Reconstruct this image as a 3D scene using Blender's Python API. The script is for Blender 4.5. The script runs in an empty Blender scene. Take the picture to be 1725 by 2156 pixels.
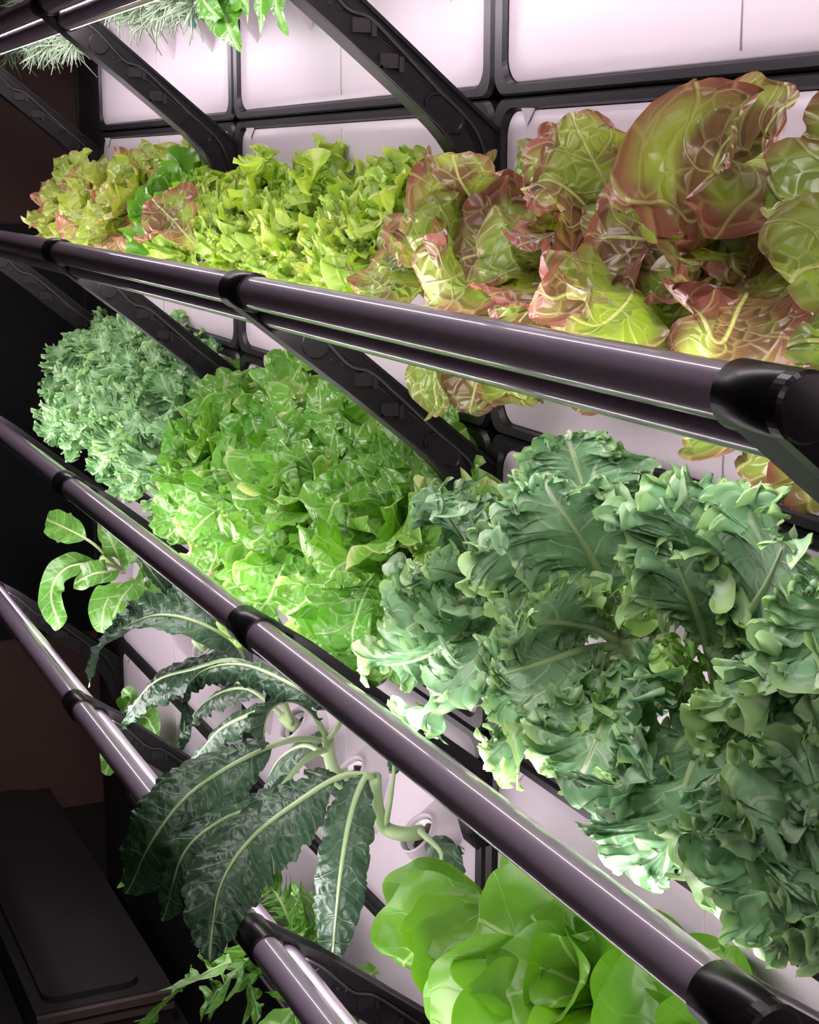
import bpy, math, random
import numpy as np

# ------------------------------------------------------------------ units
S = 0.3            # one planning unit is the height of one planter module (30 cm)
ZO = 6.0           # floor lies 6 units below the top of the modules
Q = 2.4384         # module width
D_, H_ = .7962, .4547
scene = bpy.context.scene
col = scene.collection
A = np.array

def nrm(v):
    v = np.asarray(v, float)
    return v / (np.linalg.norm(v, axis=-1, keepdims=True) + 1e-12)

# ------------------------------------------------------------------ camera
W_PX, H_PX, F_PX = 1725, 2156, 3381.87
def rotv(w):
    t = np.linalg.norm(w); k = w / t
    K = A([[0, -k[2], k[1]], [k[2], 0, -k[0]], [-k[1], k[0], 0]])
    return np.eye(3) + np.sin(t) * K + (1 - np.cos(t)) * K @ K
_f = nrm(A([-.75, .6, -.25])); _r = nrm(np.cross(_f, [0, 0, 1])); _d = np.cross(_f, _r)
RC = rotv(A([-4.51e-02, 2.421e-01, 5.83e-02])) @ A([_r, _d, _f])
CC = A([9.2573, -2.2711, -1.21])
def at(u, v, y):
    """point of the plane y = const seen at a position of the photo"""
    d = RC.T @ A([(u - W_PX / 2) / F_PX, (v - H_PX / 2) / F_PX, 1])
    return CC + d * (y - CC[1]) / d[1]
def toW(p):
    p = np.asarray(p, float)
    return p * S + A([0, 0, ZO * S])

from mathutils import Matrix
cam = bpy.data.cameras.new('camera')
camo = bpy.data.objects.new('camera', cam); col.objects.link(camo)
m = np.eye(4); m[:3, 0] = RC[0]; m[:3, 1] = -RC[1]; m[:3, 2] = -RC[2]; m[:3, 3] = toW(CC)
camo.matrix_world = Matrix(m.tolist())
cam.sensor_fit = 'HORIZONTAL'; cam.sensor_width = 36; cam.lens = 36 * F_PX / W_PX
cam.clip_start = .02; cam.clip_end = 50
scene.camera = camo

# ------------------------------------------------------------------ object helpers
def mesh_from(name, V, F, mats, luv=None, smooth=True, mi=None, tint=None):
    me = bpy.data.meshes.new(name)
    V = np.asarray(V, np.float32)
    me.vertices.add(len(V)); me.vertices.foreach_set('co', V.ravel())
    if isinstance(F, np.ndarray):
        k = F.shape[1]; n = len(F)
        loops = F.astype(np.int32).ravel(); tot = np.full(n, k, np.int32)
    else:
        tot = A([len(f) for f in F], np.int32); n = len(F)
        loops = np.concatenate([np.asarray(f, np.int32) for f in F])
    st = np.concatenate([[0], np.cumsum(tot)[:-1]]).astype(np.int32)
    me.loops.add(len(loops)); me.loops.foreach_set('vertex_index', loops)
    me.polygons.add(n); me.polygons.foreach_set('loop_start', st); me.polygons.foreach_set('loop_total', tot)
    me.polygons.foreach_set('use_smooth', np.full(n, smooth, bool))
    for mt in (mats if isinstance(mats, (list, tuple)) else [mats]):
        me.materials.append(mt)
    if mi is not None: me.polygons.foreach_set('material_index', np.asarray(mi, np.int32))
    me.update(calc_edges=True)
    if luv is not None:
        a = me.attributes.new('luv', 'FLOAT_VECTOR', 'POINT')
        a.data.foreach_set('vector', np.asarray(luv, np.float32).ravel())
    if tint is not None:
        a = me.attributes.new('tint', 'FLOAT', 'POINT')
        a.data.foreach_set('value', np.full(len(V), tint, np.float32))
    return me

def org_of(o):
    while o is not None:
        if 'ox' in ORG.get(o.name, {}): return ORG[o.name]['ox']
        o = o.parent
    return A([0., 0., 0.])
ORG = {}
def root(name, org, label, cat, group=None):
    o = bpy.data.objects.new(name, None); col.objects.link(o)
    o.empty_display_size = .03
    o.location = toW(org); ORG[o.name] = {'ox': np.asarray(org, float)}
    o['label'] = label; o['category'] = cat
    if group: o['group'] = group
    return o
def part(name, V, F, mats, parent, **kw):
    """one mesh object; V in planning coordinates"""
    org = org_of(parent)
    me = mesh_from(name, (np.asarray(V, float) - org) * S, F, mats, **kw)
    o = bpy.data.objects.new(name, me); col.objects.link(o); o.parent = parent
    return o
def solo(name, V, F, mats, label=None, cat=None, group=None, kind=None, **kw):
    V = np.asarray(V, float); org = V.mean(0); org[2] = V[:, 2].min()
    me = mesh_from(name, (V - org) * S, F, mats, **kw)
    o = bpy.data.objects.new(name, me); col.objects.link(o); o.location = toW(org)
    if label: o['label'] = label
    if cat: o['category'] = cat
    if group: o['group'] = group
    if kind: o['kind'] = kind
    return o

class MB:
    def __init__(s): s.V = []; s.F = []; s.n = 0
    def add(s, V, F):
        V = np.asarray(V, float)
        s.V.append(V); s.F += [[i + s.n for i in f] for f in (F.tolist() if isinstance(F, np.ndarray) else F)]; s.n += len(V)
        return s
    @property
    def v(s): return np.concatenate(s.V)
    def box(s, a, b):
        x0, y0, z0 = a; x1, y1, z1 = b
        return s.add([[x0, y0, z0], [x1, y0, z0], [x1, y1, z0], [x0, y1, z0], [x0, y0, z1], [x1, y0, z1], [x1, y1, z1], [x0, y1, z1]],
                     [[0, 3, 2, 1], [4, 5, 6, 7], [0, 1, 5, 4], [1, 2, 6, 5], [2, 3, 7, 6], [3, 0, 4, 7]])

def grid_faces(nu, nv, wrap=False):
    i = np.arange(nu - 1)[:, None]; j = np.arange(nv if wrap else nv - 1)[None, :]
    j2 = (j + 1) % nv
    return np.stack([i * nv + j, i * nv + j2, (i + 1) * nv + j2, (i + 1) * nv + j], -1).reshape(-1, 4)

def tube(path, rad, ns=8, cap=True):
    path = np.asarray(path, float); n = len(path)
    rad = np.broadcast_to(np.asarray(rad, float), (n,))
    t = nrm(np.gradient(path, axis=0))
    ref = A([0, 0, 1.]) if abs(t[0, 2]) < .9 else A([1., 0, 0])
    s = nrm(np.cross(t[0], ref)); ss = []
    for k in range(n):
        s = nrm(s - t[k] * (s @ t[k])); ss.append(s)
    ss = A(ss); b = np.cross(t, ss)
    a = np.arange(ns) * 2 * np.pi / ns
    V = path[:, None] + rad[:, None, None] * (ss[:, None] * np.cos(a)[None, :, None] + b[:, None] * np.sin(a)[None, :, None])
    V = V.reshape(-1, 3); F = grid_faces(n, ns, True).tolist()
    if cap: F += [list(range(ns))[::-1], [(n - 1) * ns + k for k in range(ns)]]
    return V, F

def bez(p, t):
    p = np.asarray(p, float); t = np.asarray(t)[:, None]
    if len(p) == 4:
        return (1 - t) ** 3 * p[0] + 3 * (1 - t) ** 2 * t * p[1] + 3 * (1 - t) * t * t * p[2] + t ** 3 * p[3]
    return (1 - t) ** 2 * p[0] + 2 * (1 - t) * t * p[1] + t * t * p[2]
def path_through(pts, n=60):
    """smooth path through given points (Catmull-Rom), evenly spaced"""
    P = np.asarray(pts, float)
    P = np.vstack([2 * P[0] - P[1], P, 2 * P[-1] - P[-2]])
    out = []
    for i in range(1, len(P) - 2):
        t = np.linspace(0, 1, 24, endpoint=False)[:, None]
        a, b, c, d = P[i - 1], P[i], P[i + 1], P[i + 2]
        out.append(.5 * (2 * b + (c - a) * t + (2 * a - 5 * b + 4 * c - d) * t ** 2 + (3 * b - a - 3 * c + d) * t ** 3))
    out = np.vstack(out + [P[-2][None]])
    return even(out, n)
def even(c, n):
    l = np.concatenate([[0], np.cumsum(np.linalg.norm(np.diff(c, axis=0), axis=1))])
    q = np.linspace(0, l[-1], n)
    return np.stack([np.interp(q, l, c[:, k]) for k in range(3)], -1)

# ------------------------------------------------------------------ materials
def new_mat(name):
    mt = bpy.data.materials.new(name); mt.use_nodes = True
    nt = mt.node_tree; b = nt.nodes['Principled BSDF']
    return mt, nt, b
def N(nt, typ, **kw):
    n = nt.nodes.new(typ)
    for k, v in kw.items():
        if k.startswith('i_'):
            key = k[2:]; n.inputs[int(key) if key.isdigit() else key].default_value = v
        else: setattr(n, k, v)
    return n
def math_(nt, op, a, b=None, c=None, clamp=False):
    n = nt.nodes.new('ShaderNodeMath'); n.operation = op; n.use_clamp = clamp
    for i, x in enumerate((a, b, c)):
        if x is None: continue
        if isinstance(x, (int, float)): n.inputs[i].default_value = x
        else: nt.links.new(x, n.inputs[i])
    return n.outputs[0]
def sstep(nt, x, a, b):
    n = nt.nodes.new('ShaderNodeMapRange'); n.interpolation_type = 'SMOOTHSTEP'
    nt.links.new(x, n.inputs[0]); n.inputs[1].default_value = a; n.inputs[2].default_value = b
    return n.outputs[0]
def mixc(nt, f, a, b):
    n = nt.nodes.new('ShaderNodeMix'); n.data_type = 'RGBA'
    for i, x in ((0, f), (6, a), (7, b)):
        if isinstance(x, (int, float)): n.inputs[i].default_value = x
        elif isinstance(x, tuple): n.inputs[i].default_value = (*x, 1)
        else: nt.links.new(x, n.inputs[i])
    return n.outputs[2]

def plain(name, colr, rough=.5, metal=0., coat=0., spec=.5, noise=0., nscale=40., bump=0.):
    mt, nt, b = new_mat(name)
    b.inputs['Base Color'].default_value = (*colr, 1); b.inputs['Roughness'].default_value = rough
    b.inputs['Metallic'].default_value = metal; b.inputs['Coat Weight'].default_value = coat
    b.inputs['Coat Roughness'].default_value = .05; b.inputs['Specular IOR Level'].default_value = spec
    if noise or bump:
        tc = N(nt, 'ShaderNodeTexCoord'); nz = N(nt, 'ShaderNodeTexNoise', i_Scale=nscale, i_Detail=4.)
        nt.links.new(tc.outputs['Object'], nz.inputs['Vector'])
        if noise:
            c2 = tuple(c * (1 - noise) for c in colr); c1 = tuple(min(1, c * (1 + noise)) for c in colr)
            nt.links.new(mixc(nt, nz.outputs[0], c2, c1), b.inputs['Base Color'])
        if bump:
            bp = N(nt, 'ShaderNodeBump', i_Strength=bump, i_Distance=.002)
            nt.links.new(nz.outputs[0], bp.inputs['Height']); nt.links.new(bp.outputs[0], b.inputs['Normal'])
    return mt

def leaf_mat(name, c1, c2, vein, edge=None, e0=.7, e1=1.0, sp=.09, kk=.7, vw=.004, mw=.007, retic=16., rv=.25, lv=.7,
             bump=.5, rough=.38, trans=.3, rb=1., tcol=1.3, patch=None, pth=.55, spec=.5, blister=0.):
    mt, nt, b = new_mat(name); L = nt.links.new
    at_ = N(nt, 'ShaderNodeAttribute', attribute_name='luv')
    sx = N(nt, 'ShaderNodeSeparateXYZ'); L(at_.outputs['Vector'], sx.inputs[0])
    x, y, e = sx.outputs
    tin = N(nt, 'ShaderNodeAttribute', attribute_name='tint').outputs['Fac']
    tc = N(nt, 'ShaderNodeTexCoord')
    nz = N(nt, 'ShaderNodeTexNoise', i_Scale=9., i_Detail=1.); L(tc.outputs['Object'], nz.inputs['Vector'])
    flat = N(nt, 'ShaderNodeCombineXYZ'); L(x, flat.inputs[0]); L(y, flat.inputs[1]); L(tin, flat.inputs[2])
    nz2 = N(nt, 'ShaderNodeTexNoise', i_Scale=7., i_Detail=1.); L(flat.outputs[0], nz2.inputs['Vector'])
    ay = math_(nt, 'ABSOLUTE', y)
    wob = math_(nt, 'MULTIPLY', math_(nt, 'SUBTRACT', nz2.outputs[0], .5), .12)
    q = math_(nt, 'DIVIDE', math_(nt, 'ADD', math_(nt, 'SUBTRACT', x, math_(nt, 'MULTIPLY', ay, kk)), wob), sp)
    fr = math_(nt, 'MULTIPLY', math_(nt, 'PINGPONG', q, .5), sp)
    line = math_(nt, 'SUBTRACT', 1., sstep(nt, fr, vw * .4, vw * 1.6))
    mid = math_(nt, 'SUBTRACT', 1., sstep(nt, ay, mw * .5, mw * 1.4))
    vo = N(nt, 'ShaderNodeTexVoronoi', feature='DISTANCE_TO_EDGE', i_Scale=retic)
    wv = N(nt, 'ShaderNodeVectorMath', operation='ADD'); L(flat.outputs[0], wv.inputs[0])
    sc_ = N(nt, 'ShaderNodeVectorMath', operation='SCALE'); L(nz2.outputs['Color'], sc_.inputs[0]); sc_.inputs['Scale'].default_value = .06
    L(sc_.outputs[0], wv.inputs[1]); L(wv.outputs[0], vo.inputs['Vector'])
    ret = math_(nt, 'SUBTRACT', 1., sstep(nt, vo.outputs['Distance'], .0, .09))
    mask = math_(nt, 'MAXIMUM', mid, math_(nt, 'MAXIMUM', math_(nt, 'MULTIPLY', line, lv), math_(nt, 'MULTIPLY', ret, rv)))
    f = math_(nt, 'ADD', math_(nt, 'MULTIPLY', sstep(nt, nz.outputs[0], .3, .7), .6), math_(nt, 'MULTIPLY', tin, .4), clamp=True)
    c = mixc(nt, f, c1, c2)
    if patch is not None:
        pm = sstep(nt, math_(nt, 'ADD', nz2.outputs[0], math_(nt, 'MULTIPLY', math_(nt, 'SUBTRACT', tin, .5), .5)), pth, pth + .18)
        c = mixc(nt, pm, c, patch)
    if edge is not None:
        en = math_(nt, 'ADD', e, math_(nt, 'ADD', math_(nt, 'MULTIPLY', math_(nt, 'SUBTRACT', nz2.outputs[0], .5), .5),
                                       math_(nt, 'MULTIPLY', math_(nt, 'SUBTRACT', tin, .5), .35)))
        c = mixc(nt, sstep(nt, en, e0, e1), c, edge)
    c = mixc(nt, mask, c, vein)
    L(c, b.inputs['Base Color'])
    b.inputs['Roughness'].default_value = rough; b.inputs['Specular IOR Level'].default_value = spec
    hgt = math_(nt, 'SUBTRACT', math_(nt, 'MULTIPLY', sstep(nt, vo.outputs['Distance'], 0, .3), rb), math_(nt, 'MULTIPLY', math_(nt, 'MAXIMUM', mid, line), .7))
    if blister:
        v2 = N(nt, 'ShaderNodeTexVoronoi', feature='SMOOTH_F1', i_Scale=blister); L(wv.outputs[0], v2.inputs['Vector'])
        hgt = math_(nt, 'SUBTRACT', hgt, math_(nt, 'MULTIPLY', v2.outputs['Distance'], 2.))
    bp = N(nt, 'ShaderNodeBump', i_Strength=bump, i_Distance=.004); L(hgt, bp.inputs['Height']); L(bp.outputs[0], b.inputs['Normal'])
    tr = N(nt, 'ShaderNodeBsdfTranslucent')
    g = N(nt, 'ShaderNodeHueSaturation', i_Saturation=1.15, i_Value=tcol); L(c, g.inputs['Color']); L(g.outputs[0], tr.inputs['Color'])
    L(bp.outputs[0], tr.inputs['Normal'])
    mx = N(nt, 'ShaderNodeMixShader', i_0=trans); L(b.outputs[0], mx.inputs[1]); L(tr.outputs[0], mx.inputs[2])
    L(mx.outputs[0], nt.nodes['Material Output'].inputs['Surface'])
    return mt

def emit(name, colr, stren):
    mt, nt, b = new_mat(name)
    b.inputs['Base Color'].default_value = (.8, .8, .8, 1); b.inputs['Roughness'].default_value = .2
    b.inputs['Emission Color'].default_value = (*colr, 1); b.inputs['Emission Strength'].default_value = stren
    return mt

M = dict(
    black=plain('black_plastic', (.007, .006, .007), .45, spec=.3, noise=.25, nscale=30, bump=.05),
    frame=plain('black_frame_plastic', (.009, .008, .0095), .38, spec=.35, noise=.2, nscale=20),
    white=plain('white_moulded_plastic', (.465, .42, .443), .42, noise=.02, nscale=5),
    cup=plain('grey_cup_plastic', (.62, .6, .62), .5),
    soil=plain('dark_growing_medium', (.035, .025, .018), .9, noise=.6, nscale=150, bump=.6),
    lilac=plain('lilac_tube_housing', (.40, .32, .42), .3, coat=1., spec=.5),
    ring=plain('black_clamp_plastic', (.012, .010, .011), .3),
    led=emit('led_lens', (1., .87, .955), 25.),
    cable=plain('black_cable_rubber', (.02, .02, .02), .45),
    screw=plain('dull_screw_metal', (.18, .18, .19), .4, metal=.8),
    brown=plain('brown_wall_wood', (.15, .085, .07), .7, noise=.25, nscale=3),
    dark=plain('near_black_wall', (.006, .006, .009), .6),
    floor=plain('dark_floor', (.03, .027, .028), .45, noise=.3, nscale=6),
    bench=plain('dark_bench_lid', (.035, .032, .033), .42, noise=.15, nscale=8),
    benchtrim=plain('brown_bench_trim', (.14, .10, .09), .35, noise=.2, nscale=10),
    teal=plain('teal_tag', (.02, .35, .36), .4),
    ceil=plain('dark_ceiling', (.03, .03, .03), .8),
    stem=plain('pale_green_stem', (.42, .55, .22), .45, noise=.2, nscale=25),
    stemk=plain('kale_stem', (.36, .52, .24), .45, noise=.2, nscale=25),
    wood=plain('woody_stem', (.12, .09, .05), .8, noise=.3, nscale=60),
)
LM = dict(
    red=leaf_mat('red_lettuce_leaf', (.15, .26, .04), (.32, .41, .075), (.46, .50, .18), edge=(.25, .095, .07), e0=.60, e1=1.15, sp=.10, vw=.0025, mw=.0042, retic=24, rv=.26, lv=.55, bump=.5, rough=.28, trans=.3, patch=(.17, .105, .05), pth=.54),
    redl=leaf_mat('bronze_lettuce_leaf', (.22, .34, .045), (.40, .46, .09), (.52, .55, .22), edge=(.36, .15, .10), e0=.74, e1=1.18, sp=.1, vw=.0025, mw=.0042, retic=24, rv=.22, lv=.5, bump=.4, rough=.34, trans=.32, patch=(.30, .19, .08), pth=.58),
    lime=leaf_mat('lime_lettuce_leaf', (.21, .40, .04), (.40, .55, .085), (.54, .66, .22), edge=(.52, .58, .14), e0=.9, e1=1.25, sp=.1, retic=20, rv=.2, lv=.4, bump=.45, rough=.4, trans=.34),
    oak=leaf_mat('oakleaf_lettuce_leaf', (.07, .26, .025), (.18, .40, .055), (.36, .55, .2), edge=(.52, .62, .25), e0=1.0, e1=1.2, sp=.1, vw=.0028, mw=.005, retic=20, rv=.18, lv=.45, bump=.45, rough=.28, trans=.26, patch=(.42, .52, .1), pth=.78),
    oakb=leaf_mat('scorched_oakleaf_leaf', (.09, .28, .03), (.22, .42, .07), (.40, .55, .2), edge=(.62, .44, .28), e0=.74, e1=1.0, sp=.1, vw=.0028, mw=.005, retic=20, rv=.18, lv=.45, bump=.45, rough=.3, trans=.26),
    kale=leaf_mat('curly_kale_leaf', (.14, .32, .14), (.26, .46, .24), (.55, .68, .46), edge=(.34, .56, .20), e0=.80, e1=1.08, sp=.085, kk=.9, retic=20, rv=.14, lv=.55, bump=.28, rough=.42, trans=.2),
    kalef=leaf_mat('small_kale_leaf', (.13, .33, .10), (.28, .50, .24), (.5, .66, .4), edge=(.34, .58, .22), e0=.8, e1=1.08, sp=.07, kk=.9, retic=24, rv=.14, lv=.5, bump=.28, rough=.42, trans=.2),
    kaley=leaf_mat('young_kale_leaf', (.18, .42, .07), (.30, .54, .11), (.45, .65, .25), edge=(.28, .5, .1), sp=.06, kk=.9, retic=26, rv=.18, lv=.5, bump=.5, rough=.42, trans=.25),
    lac=leaf_mat('lacinato_kale_leaf', (.022, .066, .032), (.055, .12, .062), (.36, .48, .26), sp=.075, kk=.6, vw=.0025, mw=.004, retic=26, rv=.05, rb=.25, lv=.4, bump=.75, rough=.4, trans=.12, blister=22),
    pak=leaf_mat('pak_choi_leaf', (.07, .24, .03), (.13, .35, .05), (.38, .58, .22), sp=.075, kk=.9, vw=.003, retic=16, rv=.15, bump=.2, rough=.38, trans=.25),
    butter=leaf_mat('butterhead_leaf', (.075, .25, .014), (.145, .335, .03), (.27, .43, .1), sp=.13, kk=.8, vw=.0025, mw=.005, retic=9, rv=.06, lv=.22, bump=.25, rough=.36, trans=.32),
    basil=leaf_mat('basil_leaf', (.055, .20, .012), (.09, .29, .02), (.18, .40, .08), sp=.09, kk=.9, vw=.003, retic=18, rv=.15, lv=.5, bump=.4, rough=.33, trans=.25),
    miz=leaf_mat('mizuna_leaf', (.10, .30, .04), (.19, .43, .08), (.4, .6, .25), sp=.07, kk=.8, retic=22, rv=.15, bump=.3, rough=.4, trans=.28),
    rose=plain('rosemary_needle', (.26, .36, .23), .5, noise=.3, nscale=30),
)

# ------------------------------------------------------------------ leaf surfaces
def leaf_blade(rg, c, hint, W, prof, ns=120, nr=11, curl=.6, oct=(), lobes=0., lobes2=0., lm=6, jag=0., jn=24, shear=0., twist=0., fixed=False, lead=.86, rp=1.3, jit=1.):
    """c: evenly spaced blade axis; W: half width. The blade is gridded along its margin (ns)
    and from the midrib out to the margin (nr), so that frills follow the margin round the tip."""
    nc = len(c); L = np.linalg.norm(np.diff(c, axis=0), axis=1).sum()
    t = nrm(np.gradient(c, axis=0))
    hint = nrm(hint); s = nrm(np.cross(t, hint)); n = np.cross(s, t)
    for k in range(1, nc if not fixed else 0):          # carry the frame along without flips
        s[k] = nrm(s[k - 1] - t[k] * (s[k - 1] @ t[k])); n[k] = np.cross(s[k], t[k])
    if twist:
        ang = twist * np.linspace(0, 1, nc)[:, None]; s, n = s * np.cos(ang) + n * np.sin(ang), n * np.cos(ang) - s * np.sin(ang)
    # margin polyline: up one side, round the tip, down the other
    uu = 1 - (1 - np.linspace(0, 1, 500)) ** 2
    sides = []
    for sg in (-1, 1):
        ph, ph2 = rg.uniform(0, 6.28, 2)
        ul = uu + .03 * np.sin(uu * 9 + ph2)
        m = 1 + lobes * np.sin(ul * lm * 2 * np.pi + ph) * np.sin(np.pi * np.clip(uu * 1.02, 0, 1)) ** .3
        if lobes2: m = m * (1 + lobes2 * np.sin(ul * lm * 5.3 * np.pi + ph2 + 2 * np.sin(ul * 11 + ph)))
        if jag:
            k = ul * jn + ph; saw = k % 1.0; saw = np.minimum(saw / .72, (1 - saw) / .28)
            m = m * (1 - jag + jag * saw * (.65 + .7 * rg.random(400)[k.astype(int) % 400]))
        hh = prof(uu) * W * m
        sides.append((np.clip(uu * L + shear * hh, -.1, L * 1.05), sg * hh))
    mu = np.concatenate([sides[0][0], sides[1][0][::-1]]); mb_ = np.concatenate([sides[0][1], sides[1][1][::-1]])
    cl = np.concatenate([[0], np.cumsum(np.hypot(np.diff(mu), np.diff(mb_)))])
    q = np.linspace(0, cl[-1], ns)
    mu = np.interp(q, cl, mu); mb_ = np.interp(q, cl, mb_)
    au = np.minimum(mu * lead, L * .93) if not shear else np.clip(mu - shear * np.abs(mb_), 0, L)
    ku = np.hanning(9); ku /= ku.sum()
    au = np.convolve(np.pad(au, 4, mode='edge'), ku, mode='valid')
    r = 1 - (1 - np.linspace(0, 1, nr)) ** rp
    R_ = r[None, :]; Sm = q[:, None]
    X = au[:, None] + (mu - au)[:, None] * R_; B = mb_[:, None] * R_
    od = np.stack([mu - au, mb_], -1); od = od / (np.linalg.norm(od, axis=1, keepdims=True) + 1e-6)
    ou, ob = od[:, :1], od[:, 1:]
    tu, tb = -ob, ou
    kk = curl if abs(curl) > 1e-3 else 1e-3
    dn = W * (1 - np.cos(kk * B / W)) / kk; Bc = W * np.sin(kk * B / W) / kk
    kn = rg.random(600)
    def rn(x, o):        # smooth random along the margin
        x = x + o; i = np.floor(x).astype(int); f_ = x - i; f_ = f_ * f_ * (3 - 2 * f_)
        return kn[i % 600] * (1 - f_) + kn[(i + 1) % 600] * f_
    fade = np.clip(np.minimum(Sm, q[-1] - Sm) / (.12 * L), 0, 1) * np.ones_like(R_)
    dX = np.zeros_like(X); dB = np.zeros_like(X)
    for q_, (lam, amp, p) in enumerate(oct):
        p1 = rg.uniform(0, 6.28)
        arg = 2 * np.pi * (Sm / lam + .8 * rn(Sm / (lam * 2.3), 17 * q_)) + p1
        arg = arg + (1 - R_) * (2.5 + 6. * (rn(Sm / (lam * 1.3), 53 + 7 * q_) - .5)) * (jit if q_ else .3)
        ev = R_ ** p * amp * (.35 + 1.3 * rn(Sm / (lam * 1.6), 31 + 13 * q_)) * fade
        dn = dn + ev * np.sin(arg)
        g = ev * np.sin(2 * arg + .6) * (.45 if q_ else .1)
        w2 = -ev * (.5 - .5 * np.cos(2 * arg)) * (.4 if jit < 2 else .7)
        dX = dX + g * tu + w2 * ou; dB = dB + g * tb + w2 * ob
    # quiet undulation of the whole blade
    p1, p2, p3 = rg.uniform(0, 6.28, 3)
    dn = dn + .05 * W * (np.sin(X / W * 2.3 + p1 + B / W * 1.7) + .7 * np.sin(X / W * 4.1 + p2 - B / W * 3.)) * np.abs(B / W) ** .7
    f = np.clip(X / L, 0, 1) * (nc - 1); i = np.minimum(f.astype(int), nc - 2); w_ = (f - i)[..., None]
    lerp = lambda a_: a_[i] * (1 - w_) + a_[i + 1] * w_
    T, S_, N_ = lerp(t), lerp(s), lerp(n)
    P = lerp(c) + T * (np.maximum(X - L, 0) + dX)[..., None] + S_ * (Bc + dB)[..., None] + N_ * dn[..., None]
    luv = np.stack([X, B, R_ * np.ones_like(X)], -1)
    return P.reshape(-1, 3), grid_faces(ns, nr), luv.reshape(-1, 3), n

# half-width profiles along the blade
def p_fan(u): return (.16 + .84 * np.clip(u / .62, 0, 1) ** 1.1) * np.sqrt(np.clip(1 - np.clip((u - .58) / .42, 0, 1) ** 2.2, 0, 1)) + .001
def p_round(u): return np.sqrt(np.clip(1 - ((u - .52) / .50) ** 2, .0, 1)) ** .8 * (.35 + .65 * np.clip(u / .5, 0, 1)) + .001
def p_oval(u): return np.sqrt(np.clip(1 - ((u - .56) / .46) ** 2, 0, 1)) * np.clip(u / .3, 0, 1) ** .7 + .08 * np.clip(1 - u, 0, 1) + .001
def p_kale(u): return (.12 + .88 * np.clip(u / .55, 0, 1) ** .9) * np.sqrt(np.clip(1 - np.clip((u - .5) / .5, 0, 1) ** 2.4, 0, 1)) + .001
def p_strap(u): return np.clip(u / .25, .0, 1) ** .6 * np.clip((1 - u) / .35, 0, 1) ** .55 + .001
def p_ovate(u): return np.sin(np.pi * u ** .75) ** .75 * np.clip((1.02 - u) / .35, 0, 1) ** .35 + .001
def p_miz(u): return .35 + .65 * np.sin(np.pi * np.clip(u * .9 + .05, 0, 1)) ** .7

SPEC = dict(
    lime=dict(mat='lime', prof=p_fan, ns=220, nr=14, rp=1.5, jit=1.6, curl=.45, oct=((.22, .028, 1.3), (.085, .024, 2.), (.040, .014, 2.8)), lobes=.12, lm=4, lobes2=.08),
    red=dict(mat='red', prof=p_fan, ns=120, nr=14, curl=.45, oct=((.5, .032, 1.3), (.17, .018, 2.2), (.07, .006, 3)), lobes=.15, lm=2.7),
    redl=dict(mat='redl', prof=p_fan, ns=110, nr=12, curl=.5, oct=((.34, .028, 1.3), (.13, .018, 2.2), (.06, .006, 3)), lobes=.16, lm=3),
    oak=dict(mat='oak', prof=p_fan, ns=140, nr=14, curl=.45, oct=((.36, .036, 1.3), (.14, .024, 2.2), (.06, .008, 3)), lobes=.24, lm=3.2),
    kale=dict(mat='kale', prof=p_kale, ns=760, nr=22, rp=1.8, jit=2., curl=.2, oct=((.26, .030, 1.3), (.085, .022, 2.2), (.040, .018, 2.8), (.021, .011, 4)), lobes=.15, lm=4, lobes2=.11),
    kalef=dict(mat='kalef', prof=p_kale, ns=520, nr=16, rp=1.7, jit=2., curl=.3, oct=((.18, .024, 1.3), (.062, .018, 1.8), (.030, .014, 2.4), (.017, .007, 4)), lobes=.13, lm=4, lobes2=.1),
    lac=dict(mat='lac', prof=p_strap, ns=190, nr=13, curl=-1.0, oct=((.16, .012, 1.5), (.05, .007, 2.2)), lobes=.05, lm=9, jag=.05, jn=26),
    pak=dict(mat='pak', prof=p_oval, ns=80, nr=9, curl=.35, oct=((.3, .012, 1.5),), lobes=.02, lm=3),
    butter=dict(mat='butter', prof=p_round, ns=110, nr=15, curl=.9, oct=((.45, .022, 1.5), (.16, .006, 2.4)), lobes=.03, lm=3),
    basil=dict(mat='basil', prof=p_ovate, ns=80, nr=11, curl=-.7, oct=((.2, .008, 1.5),), lobes=.02, lm=4),
    miz=dict(mat='miz', prof=p_miz, ns=420, nr=7, curl=.5, oct=((.5, .012, 1.3), (.12, .008, 2)), jag=.9, jn=13, shear=.5),
)

def add_leaf(par, rg, sp, path, hint, W, pet=0., rib=0., ribmat='stem', tint=None, name='leaf', sub='midrib', **over):
    k = dict(SPEC[sp]); k.update(over)
    mat = LM[k.pop('mat')]; prof = k.pop('prof')
    full = even(np.asarray(path, float), 200)
    i0 = int(pet * 199); c = even(full[i0:], 60)
    V, F, luv, n = leaf_blade(rg, c, hint, W, prof, **k)
    tint = rg.random() if tint is None else tint
    o = part(name, V, F, mat, par, luv=luv, tint=tint)
    if rib:
        c2 = even(full[:int(199 * (pet + (1 - pet) * .86))], 26); u = np.linspace(0, 1, 26)
        Vt, Ft = tube(c2, rib * (1 - u) ** .7 + rib * .12, 7)
        part(sub, Vt, Ft, M[ribmat], o)
    return o

def rot_to(d_axis, phi, az):
    a = nrm(d_axis); x = nrm(np.cross(a, [0, 0, 1]) if abs(a[2]) < .95 else A([1., 0, 0])); y = np.cross(a, x)
    return a * math.cos(phi) + (x * math.cos(az) + y * math.sin(az)) * math.sin(phi)

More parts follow.
